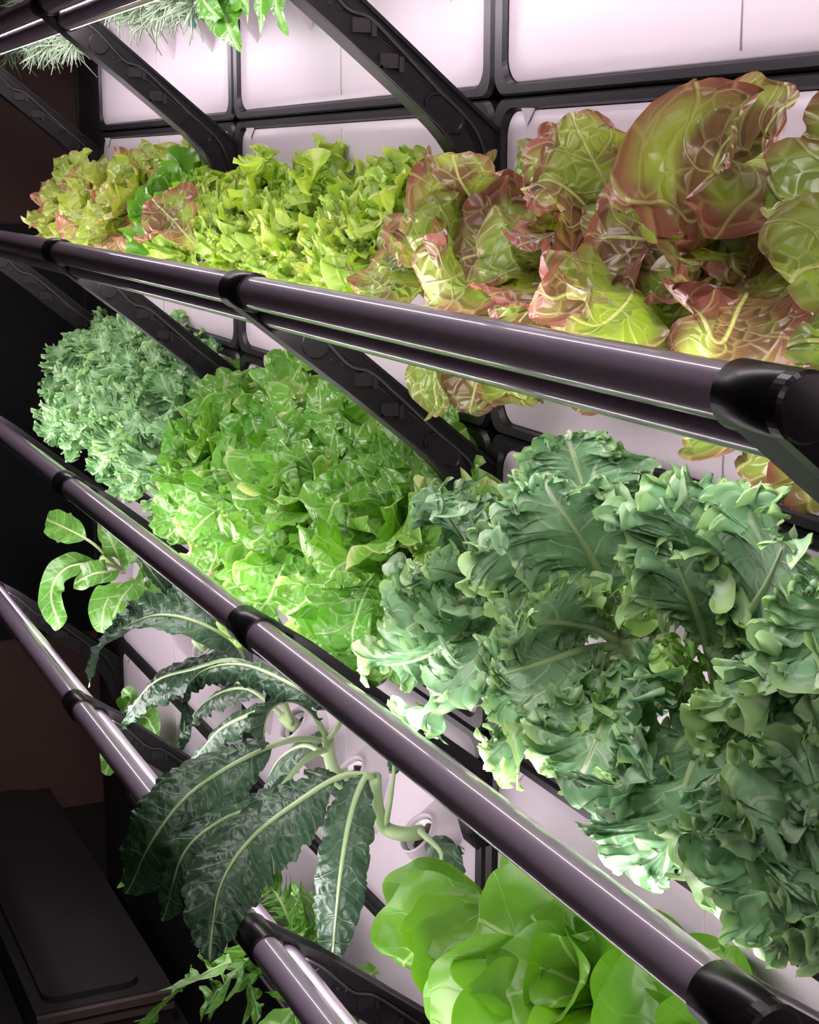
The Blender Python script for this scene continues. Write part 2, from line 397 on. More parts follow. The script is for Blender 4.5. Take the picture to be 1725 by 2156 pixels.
def head(par, rg, sp, base, axis, n, L0, L1, W0, W1, phi0=8, phi1=85, droop=.12, arch=.25, pet=.0, rib=0., up=.0, skip=None, bias=(0, 0, 0), alt=None, ribmat='stem', tipout=.18, **over):
    axis = nrm(axis)
    for i in range(n):
        f = (i + .5) / n
        phi = math.radians(phi0 + (phi1 - phi0) * f ** .75 + rg.normal() * 5); az = i * 2.39996 + rg.normal() * .2
        d = rot_to(axis, phi, az); d1 = rot_to(axis, phi * .45, az)
        L = (L0 + (L1 - L0) * f ** .7) * rg.uniform(.88, 1.12); L *= 1 + up * d[2]
        W = (W0 + (W1 - W0) * f ** .6) * rg.uniform(.88, 1.12)
        b = base + (d - axis * (d @ axis)) * .03
        out = nrm(d - axis * (d @ axis) + 1e-6)
        tip = b + d * L + out * tipout * L * f - A([0, 0, 1]) * droop * L
        if skip is not None and skip(tip): continue
        p = bez([b, b + d1 * L * .42, b + d * L * .8 + axis * arch * L * .3, tip], np.linspace(0, 1, 80))
        mn = p[:, 1].max()
        if mn > -.02: p[:, 1] = np.minimum(p[:, 1], -.03 - .02 * rg.random())
        hint = axis - d * (d @ axis) * .9 + A([0, -.15, .1]) + A(bias)
        kw = dict(over)
        if alt is not None and alt[0](tip): kw['mat'] = alt[1]
        add_leaf(par, rg, sp, p, hint, W, pet=pet, rib=rib, ribmat=ribmat, twist=rg.normal() * .25, **kw)
#@@MAIN
# ------------------------------------------------------------------ room shell
def struct(name, a, b, mat, **kw):
    mb = MB().box(a, b)
    return solo(name, mb.v, mb.F, mat, kind='structure', smooth=False, **kw)
struct('floor', (-3, -11, -6.1), (17, .6, -6), M['floor'])
struct('ceiling', (-3, -11, 2.6), (17, .6, 2.7), M['ceil'])
struct('wall_back', (-3, .5, -6), (17, .6, 2.6), M['dark'])
struct('wall_left', (-2.6, -11, -6), (-2.4, .5, 2.6), M['brown'])
struct('wall_right', (16.8, -11, -6), (17, .5, 2.6), M['dark'])
struct('wall_front', (-2.4, -11, -6), (16.8, -10.8, 2.6), M['dark'])
# flat near-black panel laid on the brown wall, seen past the left end of the unit
struct('dark_panel_1', (-2.4, -3.2, -4.6), (-2.37, .42, -1.58), M['dark'])

# low dark bench with inset rounded lids under the unit's left end
def rrect(cx, cy, hx, hy, r, n=6):
    out = []
    for sx, sy, a0 in ((1, 1, 0), (-1, 1, 90), (-1, -1, 180), (1, -1, 270)):
        for k in range(n + 1):
            a = math.radians(a0 + 90 * k / n)
            out.append((cx + sx * (hx - r) + r * math.cos(a), cy + sy * (hy - r) + r * math.sin(a)))
    return out
bn = root('storage_bench', (-.6, -.4, -6), 'low dark bench with rounded inset lids beneath the left end of the grow wall', 'bench')
mb = MB().box((-2.3, -.80, -6), (1.02, -.02, -5.78)); part('bench_body', mb.v, mb.F, M['bench'], bn, smooth=False)
for y0, y1 in ((-.735, -.185),):
    pts = rrect(-.66, (y0 + y1) / 2, 1.6, (y1 - y0) / 2, .09)
    V = [(x, y, z) for z in (-5.78, -5.74) for x, y in pts]; n = len(pts)
    F = [[k, (k + 1) % n, n + (k + 1) % n, n + k] for k in range(n)] + [[n + k for k in range(n)]]
    part('lid', V, F, M['bench'], bn, smooth=False)
mb = MB().box((1.02, -.80, -5.835), (1.06, -.02, -5.79)).box((1.02, -.80, -5.90), (1.05, -.02, -5.86))
part('edge_trim', mb.v, mb.F, M['benchtrim'], bn, smooth=False)

# ------------------------------------------------------------------ the grow wall
mb = MB().box((-.54, .0, -6), (-.02, .14, 1.2))
mb.box((-.54, -.012, -6), (-.525, .0, 1.2))
solo('end_post', mb.v, mb.F, M['frame'], 'wide black upright post closing the left end of the grow wall', 'post', smooth=False)
mb = MB().box((-.02, .05, -6), (10.1, .14, 1.2))
solo('backing_board', mb.v, mb.F, M['black'], 'flat black backing board behind all the white planter panels', 'board', smooth=False)

def ring_mesh(outer, inner, ys_o, ys_i):
    """frame between two outlines with the same number of points (x,z); front bevelled"""
    n = len(outer); V = []; F = []
    o_in = [((.82 * a[0] + .18 * b[0]), (.82 * a[1] + .18 * b[1])) for a, b in zip(outer, inner)]
    i_in = [((.18 * a[0] + .82 * b[0]), (.18 * a[1] + .82 * b[1])) for a, b in zip(outer, inner)]
    for pts, y in ((outer, .05), (outer, -.004), (o_in, -.016), (i_in, -.016), (inner, -.004), (inner, .05)):
        V += [(x, y, z) for x, z in pts]
    for r in range(5):
        for k in range(n):
            F.append([r * n + k, r * n + (k + 1) % n, (r + 1) * n + (k + 1) % n, (r + 1) * n + k])
    return V, F

AX = nrm(A([0, -.75, .66]))
def pocket_mesh(x, z):
    c = A([x, -.115, z]); up = nrm(np.cross([1., 0, 0], AX)); up = up if up[2] > 0 else -up
    n = 28; V = []; a = np.arange(n) * 2 * np.pi / n
    ring = c + .078 * (np.cos(a)[:, None] * A([1., 0, 0]) + np.sin(a)[:, None] * up)
    inner = c - AX * .005 + .066 * (np.cos(a)[:, None] * A([1., 0, 0]) + np.sin(a)[:, None] * up)
    deep = c - AX * .05 + .060 * (np.cos(a)[:, None] * A([1., 0, 0]) + np.sin(a)[:, None] * up)
    zz = np.where(np.sin(a) > 0, .10 * np.sin(a), .27 * -np.abs(np.sin(a)) ** 1.6)
    xx = .125 * np.cos(a) * np.where(np.sin(a) < 0, 1 - .55 * np.abs(np.sin(a)), 1)
    wallr = np.stack([x + xx, np.full(n, -.004), z + .0 + zz], -1)
    rows = [wallr, wallr * .62 + ring * .38 - A([0, .004, 0]), wallr * .25 + ring * .75, ring, ring * .6 + inner * .4 + AX * .010, inner, deep]
    return np.vstack(rows), grid_faces(len(rows), n, True)

ROWN = ['top', 'second', 'third', 'fourth', 'bottom']
PLAB = {
 (0, 0): 'white planter panel in a black frame hung with grey-green rosemary',
 (0, 1): 'white planter panel in a black frame beneath the hanging basil leaves',
 (0, 2): 'white planter panel at the top right, bare above the tall red lettuce',
 (1, 0): 'white planter panel behind the bronze lettuces at the left end',
 (1, 1): 'white planter panel behind the frilly lime-green lettuces',
 (1, 2): 'white planter panel behind the big red-tinged lettuces on the right',
 (2, 0): 'white planter panel behind the small-leaved curly kale at the left end',
 (2, 1): 'white planter panel behind the bright green oakleaf lettuces',
 (2, 2): 'white planter panel behind the large blue-green curly kale on the right',
 (3, 0): 'white planter panel behind the spoon-leaved pak choi at the left end',
 (3, 1): 'white planter panel with an open cup below the dark lacinato kale',
 (3, 2): 'white planter panel behind the smooth butterhead lettuces',
 (4, 0): 'white planter panel at the lower left, behind the bottom light tubes',
 (4, 1): 'white planter panel with jagged mizuna at the bottom of the wall',
}
for j_ in range(5): PLAB[(j_, 3)] = 'white planter panel of an added unit, beyond the right edge of the picture'  # unseen panels added behind the extra tubes on the right
GAP = .26
for (j, i), lab in PLAB.items():
    x0, z1 = i * Q + (GAP if i > 2 else 0), -float(j); cx, cz = x0 + Q / 2, z1 - .5
    r = root('planter_module', (cx, 0, cz - .5), lab, 'planter', 'planter modules of the grow wall')
    outer = rrect(cx, cz, Q / 2 - .003, .497, .055, 8); inner = rrect(cx, cz, Q / 2 - .072, .462, .07, 8)
    V, F = ring_mesh(outer, inner, 0, 0); part('frame', V, F, M['frame'], r, smooth=False)
    # bowed white face
    mb = MB()
    o2 = rrect(cx, cz, Q / 2 - .071, .463, .07, 8); n = len(o2)
    lv = [(1.0, .04), (1.0, .004), (.985, -.003), (.9, -.005), (.5, -.006)]
    V = []
    for s_, y in lv: V += [(cx + (x - cx) * (s_ if s_ < .95 else s_ ** .4), y, cz + (z - cz) * s_) for x, z in o2]
    F = []
    for k in range(len(lv) - 1):
        for q in range(n): F.append([k * n + q, k * n + (q + 1) % n, (k + 1) * n + (q + 1) % n, (k + 1) * n + q])
    F.append([(len(lv) - 1) * n + q for q in range(n)])
    mb.add(V, F)
    for sx in (-1, 1):   # fine moulding seam in the middle and swept crease near the foot
        mb.box((cx + sx * .0015 - .0006, -.0075, cz - .44), (cx + sx * .0015 + .0006, -.003, cz + .44))
    xs = np.linspace(x0 + .2, x0 + Q - .2, 40)
    crease = np.stack([xs, np.full(40, -.007), cz - .395 - .02 * np.cos((xs - cx) / Q * 2 * np.pi)], -1)
    part('panel', mb.v, mb.F, M['white'], r)
    V = A([[x0 + .17, -.005, z1 - .035], [x0 + .25, -.005, z1 - .035], [x0 + .21, -.03, z1 - .035], [x0 + .21, -.012, z1 - .085]])
    part('drip_spout', V, [[0, 1, 2], [0, 2, 3], [2, 1, 3], [0, 3, 1]], M['white'], r, smooth=False)
    for k in range(4):
        px, pz = x0 + (k + .5) * Q / 4, z1 - .43
        V, F = pocket_mesh(px, pz); pk = part('planting_pocket', V, F, M['white'], r)
        c = A([px, -.115, pz]); up = nrm(np.cross([1., 0, 0], AX)); up = up if up[2] > 0 else -up
        a = np.arange(20) * 2 * np.pi / 20
        V = []
        for rr, dd in ((.060, -.012), (.057, -.012), (.050, -.09), (.053, -.09)):
            V += list(c + AX * dd + rr * (np.cos(a)[:, None] * A([1., 0, 0]) + np.sin(a)[:, None] * up))
        part('net_cup', V, grid_faces(4, 20, True), M['cup'], pk)
        rg = np.random.default_rng(k + 10 * i + 100 * j)
        V = [c + AX * (-.035)] ; F = []
        for q, rr in enumerate((.02, .038, .053)):
            V += list(c + AX * (-.035) + AX * rg.normal(0, .006, 20)[:, None] + rr * (np.cos(a)[:, None] * A([1., 0, 0]) + np.sin(a)[:, None] * up))
        F = [[0, 1 + q, 1 + (q + 1) % 20] for q in range(20)]
        for g in range(2):
            for q in range(20): F.append([1 + g * 20 + q, 1 + g * 20 + (q + 1) % 20, 1 + (g + 1) * 20 + (q + 1) % 20, 1 + (g + 1) * 20 + q][::-1])
        part('growing_medium', V, F, M['soil'], pk, smooth=False)

# ------------------------------------------------------------------ bracket arms and light tubes
FY, FZ, RY, RZ, TR = -.7962, -.5453, -.7229, -.6049, .0474
LOW = [(-.832, -.588), (-.66, -.722), (-.5, -.846), (-.25, -1.05), (-.165, -1.135), (-.105, -1.235), (-.065, -1.36)]
UPP = [(-.002, -1.36), (-.002, -1.10), (-.16, -.972), (-.587, -.622), (-.76, -.502)]
def strip(pts, x0, x1, th, side):
    """ribbon of given thickness following pts (y,z), offset to one side"""
    P = A(pts); t = nrm(np.gradient(P, axis=0)); nn = np.stack([-t[:, 1], t[:, 0]], -1) * side
    V = []
    for p, q in zip(P, nn):
        o = p + q * th
        V += [(x0, p[0], p[1]), (x1, p[0], p[1]), (x1, o[0], o[1]), (x0, o[0], o[1])]
    F = grid_faces(len(P), 4, True).tolist() + [[3, 2, 1, 0], [4 * (len(P) - 1) + k for k in range(4)]]
    return V, F
def cyl_x(cy, cz, r0, x0, x1, n=32, r_in=None):
    a = np.arange(n) * 2 * np.pi / n; V = []
    if r_in is None:
        ch = min(.006, (x1 - x0) * .2)
        prof = [(x0, r0 - ch), (x0 + ch, r0), (x1 - ch, r0), (x1, r0 - ch)]
        for x, r in prof: V += [(x, cy + r * math.cos(b), cz + r * math.sin(b)) for b in a]
        F = grid_faces(4, n, True).tolist() + [list(range(n))[::-1], [3 * n + k for k in range(n)]]
    else:
        ch = .004
        prof = [(x0, r_in), (x0, r0 - ch), (x0 + ch, r0), (x1 - ch, r0), (x1, r0 - ch), (x1, r_in)]
        for x, r in prof: V += [(x, cy + r * math.cos(b), cz + r * math.sin(b)) for b in a]
        F = grid_faces(6, n, True).tolist()
    return V, F

ARML = {
 (0, 0): 'black bracket arm at the top left corner, before the brown wall',
 (0, 1): 'black bracket arm at the top, left of the hanging basil leaves',
 (0, 2): 'black bracket arm at the top centre, right of the hanging basil',
 (1, 0): 'black bracket arm at the far left, under the bronze lettuces',
 (1, 1): 'black bracket arm reaching in over the small-leaved curly kale at the left',
 (1, 2): 'black bracket arm between the oakleaf lettuces and the large curly kale',
 (1, 3): 'black bracket arm at the right edge, capping the upper middle tubes',
 (2, 0): 'black bracket arm at the left edge, beyond the pak choi',
 (2, 1): 'black bracket arm between the small-leaved kale and the pak choi',
 (2, 2): 'black bracket arm behind the lower middle tube, under the oakleaf lettuces',
 (2, 3): 'black bracket arm at the lower right corner, capping the lower middle tubes',
 (3, 0): 'black bracket arm at the left, below the drooping pak choi leaf',
 (3, 1): 'black bracket arm on the lowest tubes, half behind the lacinato kale',
 (3, 2): 'black bracket arm at the bottom, holding the lowest tubes by the mizuna',
}
for t_ in range(4): ARML[(t_, 4)] = ARML[(t_, 5)] = 'black bracket arm of an added unit, beyond the right edge of the picture'  # unseen arms added to carry the extra tubes
for i_ in range(4): ARML[(-1, i_)] = 'black bracket arm of the topmost tier, above the picture'
for (t, i), lab in ARML.items():
    X = i * Q if i < 4 else (i - 1) * Q + GAP; o = A([0, 0, -float(t)])
    r = root('bracket_arm', (X, -.05, -t - 1.36), lab, 'bracket', 'black bracket arms of the grow wall')
    def sh(V): return np.asarray(V, float) + A([X, 0, -float(t)])
    poly = LOW + UPP; n = len(poly)
    wx = .036
    V = [(x, y, z) for x in (-wx, wx) for y, z in poly]
    F = [list(range(n)), [n + k for k in range(n)][::-1]] + [[k, n + k, n + (k + 1) % n, (k + 1) % n] for k in range(n)]
    mb = MB().add(V, F)
    # flanges, finely rounded curve along lower edge and straight upper edge
    lowc = path_through([(0, y, z) for y, z in LOW], 26)[:, 1:]
    mb.add(*strip([tuple(p) for p in lowc], -.05, .05, .011, 1))
    mb.add(*strip([(-.002, -1.10), (-.16, -.972), (-.587, -.622), (-.76, -.502)], -.05, .05, .011, 1))
    lx = wx + .004
    # shallow rib lines on the web
    rb = path_through([(0, -.62, -.655), (0, -.40, -.835), (0, -.2, -1.0), (0, -.12, -1.08), (0, -.06, -1.2), (0, -.035, -1.34)], 30)
    V_, F_ = tube(rb + A([wx, 0, 0]), .004, 6); mb.add(V_, F_)
    part('arm_body', sh(mb.v), mb.F, M['black'], r, smooth=False)
    # oval cover near the wall
    oc = []
    for k in range(28):
        b = 2 * np.pi * k / 28; e1, e2 = .075 * math.cos(b), .042 * math.sin(b)
        oc.append((-.19 + .77 * e1 + .638 * e2, -1.045 - .638 * e1 + .77 * e2))
    V = [(x, y * s_ + (1 - s_) * -.19, z * s_ + (1 - s_) * -1.045) for x, s_ in ((wx, 1), (wx + .008, 1), (wx + .008, .88), (wx + .003, .82)) for y, z in oc]
    F = grid_faces(4, 28, True).tolist() + [[3 * 28 + k for k in range(28)]]
    part('oval_cover', sh(V), F, M['black'], r, smooth=False)
    V, F = cyl_x(-.60, -.70, .043, wx - .002, wx + .008, 28)
    part('round_cover', sh(V), F, M['black'], r, smooth=False)
    for cy, cz in ((-.545, -.752), (-.515, -.765)):
        V, F = cyl_x(cy, cz, .009, wx - .001, wx + .004, 12); part('screw', sh(V), F, M['black'], r, smooth=False)
    for cy, cz in ((-.455, -.81), (-.37, -.905)):
        mb = MB().box((wx - .002, cy - .028, cz - .02), (wx + .014, cy + .028, cz + .02)).box((wx + .006, cy + .03, cz - .03), (wx + .016, cy + .045, cz + .012))
        part('cable_clip', sh(mb.v), mb.F, M['ring'], r, smooth=False)
    cb = path_through([(wx + .006, -.66, -.615), (wx + .01, -.60, -.66), (wx + .012, -.50, -.765), (wx + .016, -.43, -.79), (wx + .012, -.33, -.875), (wx + .010, -.22, -.975), (wx + .008, -.10, -1.08), (wx + .006, -.05, -1.18)], 40)
    V, F = tube(cb, .0055, 6); part('cable', sh(V), F, M['cable'], r)
    V, F = cyl_x(FY, FZ, .056, -.083, .083, 36, .040); part('clamp_ring', sh(V), F, M['ring'], r)
    V, F = cyl_x(RY, RZ, .052, -.045, .045, 36, .040); part('clamp_ring', sh(V), F, M['ring'], r)
    if i == 3:
        V, F = cyl_x(FY, FZ, .0565, .05, .088, 36); mb = MB().add(V, F)
        V = [(x, y, z) for x in (.05, .084) for y, z in poly]
        F = [list(range(n)), [n + k for k in range(n)][::-1]] + [[k, n + k, n + (k + 1) % n, (k + 1) % n] for k in range(n)]
        mb.add(V, F); part('end_cover', sh(mb.v), mb.F, M['ring'], r, smooth=False)

TUBL = {-1: ['left tube above the picture', 'middle tube above the picture', 'right tube above the picture'],
 0: ['topmost tube at the left, beneath the rosemary', 'topmost tube running out at the top edge', 'tube right of it above the picture'],
 1: ['second-tier tube at the left, before the bronze lettuces', 'second-tier tube before the lime lettuces', 'second-tier tube before the big red lettuces'],
 2: ['third-tier tube at the left, before the small kale', 'third-tier tube before the oakleaf lettuces', 'third-tier tube before the large kale'],
 3: ['lowest tube at the left, beside the brown wall', 'lowest tube crossed by drooping lacinato kale', 'lowest tube leaving at the bottom edge']}
LENS = {'front': (147, 235), 'rear': (150, 270)}
def arc_mesh(cy, cz, r, a0, a1, x0, x1, n, nx=2):
    a = np.radians(np.linspace(a0, a1, n)); xs = np.linspace(x0, x1, nx)
    V = [(x, cy - r * math.cos(b), cz + r * math.sin(b)) for x in xs for b in a]
    return V, grid_faces(nx, n)
for t in range(-1, 4):
    for i in range(4 if t >= 0 else 3):
        for nm, cy, cz in (('front', FY, FZ), ('rear', RY, RZ)):
            x0, x1 = i * Q + .012 + (GAP if i > 2 else 0), (i + 1) * Q - .012 + (GAP if i > 2 else 0)
            r = root('light_tube', ((x0 + x1) / 2, cy, cz - t - TR),
                     f"{'outer' if nm == 'front' else 'inner'} lilac {TUBL[t][i]}" if i < 3 else 'lilac light tube of an added unit, beyond the right edge of the picture', 'grow light', 'lilac light tubes of the grow wall')  # tubes past the right edge are added to light the right-hand plants
            L0_, L1_ = LENS[nm]
            V, F = arc_mesh(cy, cz - t, TR, L1_, L0_ + 360, x0, x1, 40)
            part('housing', V, F, M['lilac'], r)
            V, F = arc_mesh(cy, cz - t, TR * .985, L0_, L1_, x0, x1, 18)
            part('lens', V, F, M['led'], r)
            mb = MB()
            for xa, xb in ((x0, x0 + .03), (x1 - .03, x1)): mb.add(*cyl_x(cy, cz - t, TR + .0006, xa, xb, 32))
            part('end_cap', mb.v, mb.F, M['ring'], r)
cl_ = root('added_ceiling_light', (11.2, -6.2, 2.5), 'unseen square ceiling light added behind the photographer to brighten the plants', 'lamp')  # unseen lamp added as soft fill for the kale and tube fronts
mb = MB().box((10.0, -7.3, 2.52), (12.4, -5.1, 2.6)); part('housing', mb.v, mb.F, M['ring'], cl_, smooth=False)
mb = MB().box((10.05, -7.25, 2.49), (12.35, -5.15, 2.52)); part('diffuser', mb.v, mb.F, emit('added_fill_diffuser', (1., .93, .9), 8.), cl_, smooth=False)
# two warm lamps of the dark room, well behind the photographer
for px, py in ((11.5, -7.5), (6.0, -9.2), (14.5, -5.2)):
    n = 16; r = root('pendant_lamp', (px, py, 1.1), 'small warm pendant lamp hanging in the dark room', 'lamp', 'pendant lamps behind the photographer')
    a = np.linspace(0, np.pi, 12); V = []
    for b in a: V += [(px + .16 * math.sin(b) * math.cos(q * 2 * np.pi / n), py + .16 * math.sin(b) * math.sin(q * 2 * np.pi / n), 1.2 + .16 * math.cos(b)) for q in range(n)]
    part('bulb', V, grid_faces(12, n, True), emit('warm_bulb', (1, .62, .38), 14.), r)
    V, F = tube([(px, py, 1.34), (px, py, 2.6)], .015, 6); part('cord', V, F, M['cable'], r)
# ------------------------------------------------------------------ plants
def pot(j, i, k): return A([i * Q + (k + .5) * Q / 4, -.125, -j - .425])
def pl(pts, n=80):
    """path through points given by their place in the photo and their distance from the wall"""
    return path_through([at(u, v, y) for u, v, y in pts], n)
HOUT = A([.35, -.75, .55])
def stalk(par, pts, r0, r1, mat='stemk', name='stem'):
    p = pl(pts, 24); V, F = tube(p, np.linspace(r0, r1, 24), 10); return part(name, V, F, M[mat], par)
def crown(par, base, mat='stem', r=.028):
    V, F = tube(A([base + AX * -.05, base, base + AX * .05]), [r, r * 1.1, r * .8], 9); part('stem', V, F, M[mat], par)
AXH = nrm(A([0, -.82, .57]))

# -- second row, left: bronze lettuces
REDL = ['bronze-tinged green lettuce at the far left end of the second row', 'bronze-tinged green lettuce second from the left end of the second row',
        'bronze lettuce with a big brown-veined front leaf, left of the bracket arm', 'darker green lettuce half hidden behind the bracket arm, left of the lime lettuces']
for k in range(4):
    rg = np.random.default_rng(100 + k); b = pot(1, 0, k)
    r = root('bronze_lettuce', b, REDL[k], 'lettuce', 'lettuces of the second row'); crown(r, b)
    head(r, rg, 'redl', b, AXH, 28, .22, .42 if k < 3 else .30, .12, .18, phi0=6, phi1=97, droop=.07, up=.1, bias=(.3, 0, .1), skip=lambda q: q[2] > -1.13 or q[2] < -1.72, **(dict(mat='butter') if k == 3 else {}))
    if k == 2:
        add_leaf(r, rg, 'red', pl([(418, 525, -.42), (392, 495, -.46), (362, 462, -.49), (330, 430, -.50)]), A([.8, -.5, .3]), .16, tint=.9, fixed=True)
    if k == 0:
        add_leaf(r, rg, 'redl', pl([(201, 444, -.15), (170, 400, -.22), (140, 360, -.26), (122, 322, -.28)]), HOUT, .08, tint=0.)
# -- second row, middle: frilly lime lettuces
LIME = ['frilly lime-green lettuce right beside the bracket arm, under the upright leaf tip', 'frilly lime-green lettuce second from the bracket arm in the second row',
        'frilly lime-green lettuce third from the bracket arm in the second row', 'frilly lime-green lettuce touching the big red lettuces']
for k in range(4):
    rg = np.random.default_rng(120 + k); b = pot(1, 1, k)
    r = root('frilly_lettuce', b, LIME[k], 'lettuce', 'lettuces of the second row'); crown(r, b)
    head(r, rg, 'lime', b, AXH, 40, .20, .40, .12, .17, phi0=4, phi1=92, droop=.05, bias=(.3, 0, .1), skip=lambda q: q[2] > -1.2 or q[2] < -1.69)
    if k == 0:
        add_leaf(r, rg, 'lime', pl([(500, 460, -.2), (520, 400, -.3), (545, 350, -.34), (548, 300, -.36)]), HOUT, .10)
    if k == 1:
        add_leaf(r, rg, 'lime', pl([(620, 470, -.2), (650, 400, -.28), (665, 350, -.31), (660, 310, -.32)]), HOUT, .09)
    if k == 3:
        add_leaf(r, rg, 'lime', pl([(830, 480, -.2), (815, 420, -.26), (808, 380, -.29), (806, 345, -.3)]), HOUT, .07)
# -- second row, right: big red lettuces
RED = ['large red-edged lettuce beside the centre bracket arm, with dark drooping leaves', 'large red-tinged lettuce in the middle of the right group, above the light tube',
       'tallest red lettuce, its lobed leaves standing before the black frame bar', 'red-tinged lettuce cut off by the right edge of the picture']
HR = {
 0: [((1060, 520, -.2), (1010, 440, -.35), (965, 370, -.46), (955, 290, -.50), .20), ((1060, 540, -.2), (980, 520, -.4), (900, 500, -.52), (850, 520, -.56), .17),
     ((1060, 560, -.2), (1010, 560, -.4), (940, 590, -.55), (860, 600, -.6), .2), ((1065, 560, -.15), (960, 700, -.24), (915, 790, -.30), (925, 885, -.33), .11),
     ((1075, 570, -.15), (1030, 720, -.2), (1000, 820, -.24), (990, 880, -.25), .13), ((1080, 570, -.15), (1100, 740, -.24), (1085, 820, -.3), (1125, 868, -.33), .10)],
 1: [((1310, 540, -.2), (1240, 440, -.35), (1160, 380, -.45), (1090, 400, -.52), .2), ((1320, 540, -.2), (1290, 420, -.3), (1240, 320, -.38), (1200, 240, -.44), .22),
     ((1320, 560, -.2), (1260, 590, -.45), (1180, 620, -.6), (1130, 600, -.66), .2), ((1330, 560, -.2), (1330, 620, -.5), (1260, 690, -.66), (1200, 690, -.7), .18),
     ((1320, 570, -.15), (1290, 720, -.2), (1250, 810, -.22), (1225, 868, -.23), .09)],
 2: [((1600, 560, -.2), (1520, 380, -.26), (1465, 275, -.32), (1490, 190, -.38), .13), ((1590, 560, -.2), (1520, 330, -.22), (1500, 240, -.24), (1540, 175, -.26), .12),
     ((1580, 540, -.25), (1510, 420, -.4), (1510, 330, -.47), (1560, 265, -.52), .25), ((1620, 560, -.2), (1620, 400, -.25), (1610, 290, -.28), (1660, 205, -.31), .17),
     ((1600, 570, -.2), (1560, 640, -.5), (1520, 720, -.66), (1490, 650, -.74), .2), ((1610, 600, -.15), (1580, 800, -.25), (1520, 900, -.32), (1440, 930, -.36), .15),
     ((1610, 600, -.15), (1640, 820, -.25), (1610, 930, -.32), (1545, 1000, -.36), .17), ((1500, 540, -.3), (1420, 470, -.42), (1400, 400, -.48), (1340, 330, -.5), .17)],
 3: [((1990, 600, -.2), (1850, 500, -.4), (1720, 420, -.5), (1600, 440, -.58), .24), ((1990, 620, -.2), (1850, 600, -.45), (1720, 560, -.6), (1640, 620, -.66), .22),
     ((1990, 600, -.2), (1860, 420, -.35), (1750, 330, -.42), (1680, 330, -.46), .22), ((1990, 640, -.2), (1850, 850, -.3), (1720, 980, -.36), (1700, 1090, -.38), .17),
     ((1990, 640, -.2), (1900, 700, -.5), (1780, 720, -.62), (1650, 700, -.7), .22)],
}
for k in range(4):
    rg = np.random.default_rng(140 + k); b = pot(1, 2, k)
    r = root('red_lettuce', b, RED[k], 'lettuce', 'lettuces of the second row'); crown(r, b)
    zm = (-1.25, -1.22, -1.16, -1.16)[k]
    head(r, rg, 'red', b, AXH, 32, .24, .52, .15, .2, phi0=6, phi1=92, droop=.03, bias=(.35, 0, .1), skip=lambda q: q[2] > zm or q[2] < -1.70)
    for *pts, W in HR[k]:
        face = W >= .17
        add_leaf(r, rg, 'red', pl(pts), A([.75, -.55, .35]) + rg.normal(0, .12, 3) if face else HOUT, W * (.74 if face else 1), tint=rg.uniform(.2, 1), curl=.4 if face else .6, fixed=face)

# -- third row, left: small-leaved curly kale
KL = ['small-leaved curly kale at the far left of the third row', 'small-leaved curly kale second from the left end of the third row',
      'small-leaved curly kale third from the left end, below the bracket arm', 'small-leaved curly kale with bare stems, beside the oakleaf lettuces']
for k in range(4):
    rg = np.random.default_rng(160 + k); b = pot(2, 0, k)
    r = root('curly_kale', b, KL[k], 'kale', 'small curly kales at the left end'); crown(r, b, 'stemk')
    head(r, rg, 'kalef', b, AXH, 17, .28, (.40, .46, .48, .46)[k], .12, .17, bias=(.3, 0, .1), phi0=8, phi1=92, droop=.06, pet=.3, rib=.011, ribmat='stemk', up=.15)
# -- third row, middle: oakleaf lettuces
OAK = ['green oakleaf lettuce touching the left curly kale, with scorched lower tips', 'green oakleaf lettuce second from the left kale, under the upper tubes',
       'green oakleaf lettuce third from the left kale, in the middle of the wall', 'green oakleaf lettuce touching the large curly kale']
for k in range(4):
    rg = np.random.default_rng(180 + k); b = pot(2, 1, k)
    r = root('oakleaf_lettuce', b, OAK[k], 'lettuce', 'oakleaf lettuces of the third row'); crown(r, b)
    head(r, rg, 'oak', b, AXH, 25, .24, (.42, .5, .54, .5)[k], .14, .2, phi0=4, phi1=98, droop=.06, up=.08, bias=(.35, 0, .1), alt=(lambda q: q[2] < -2.62 and k < 2 and rg.random() < .6, 'oakb'))
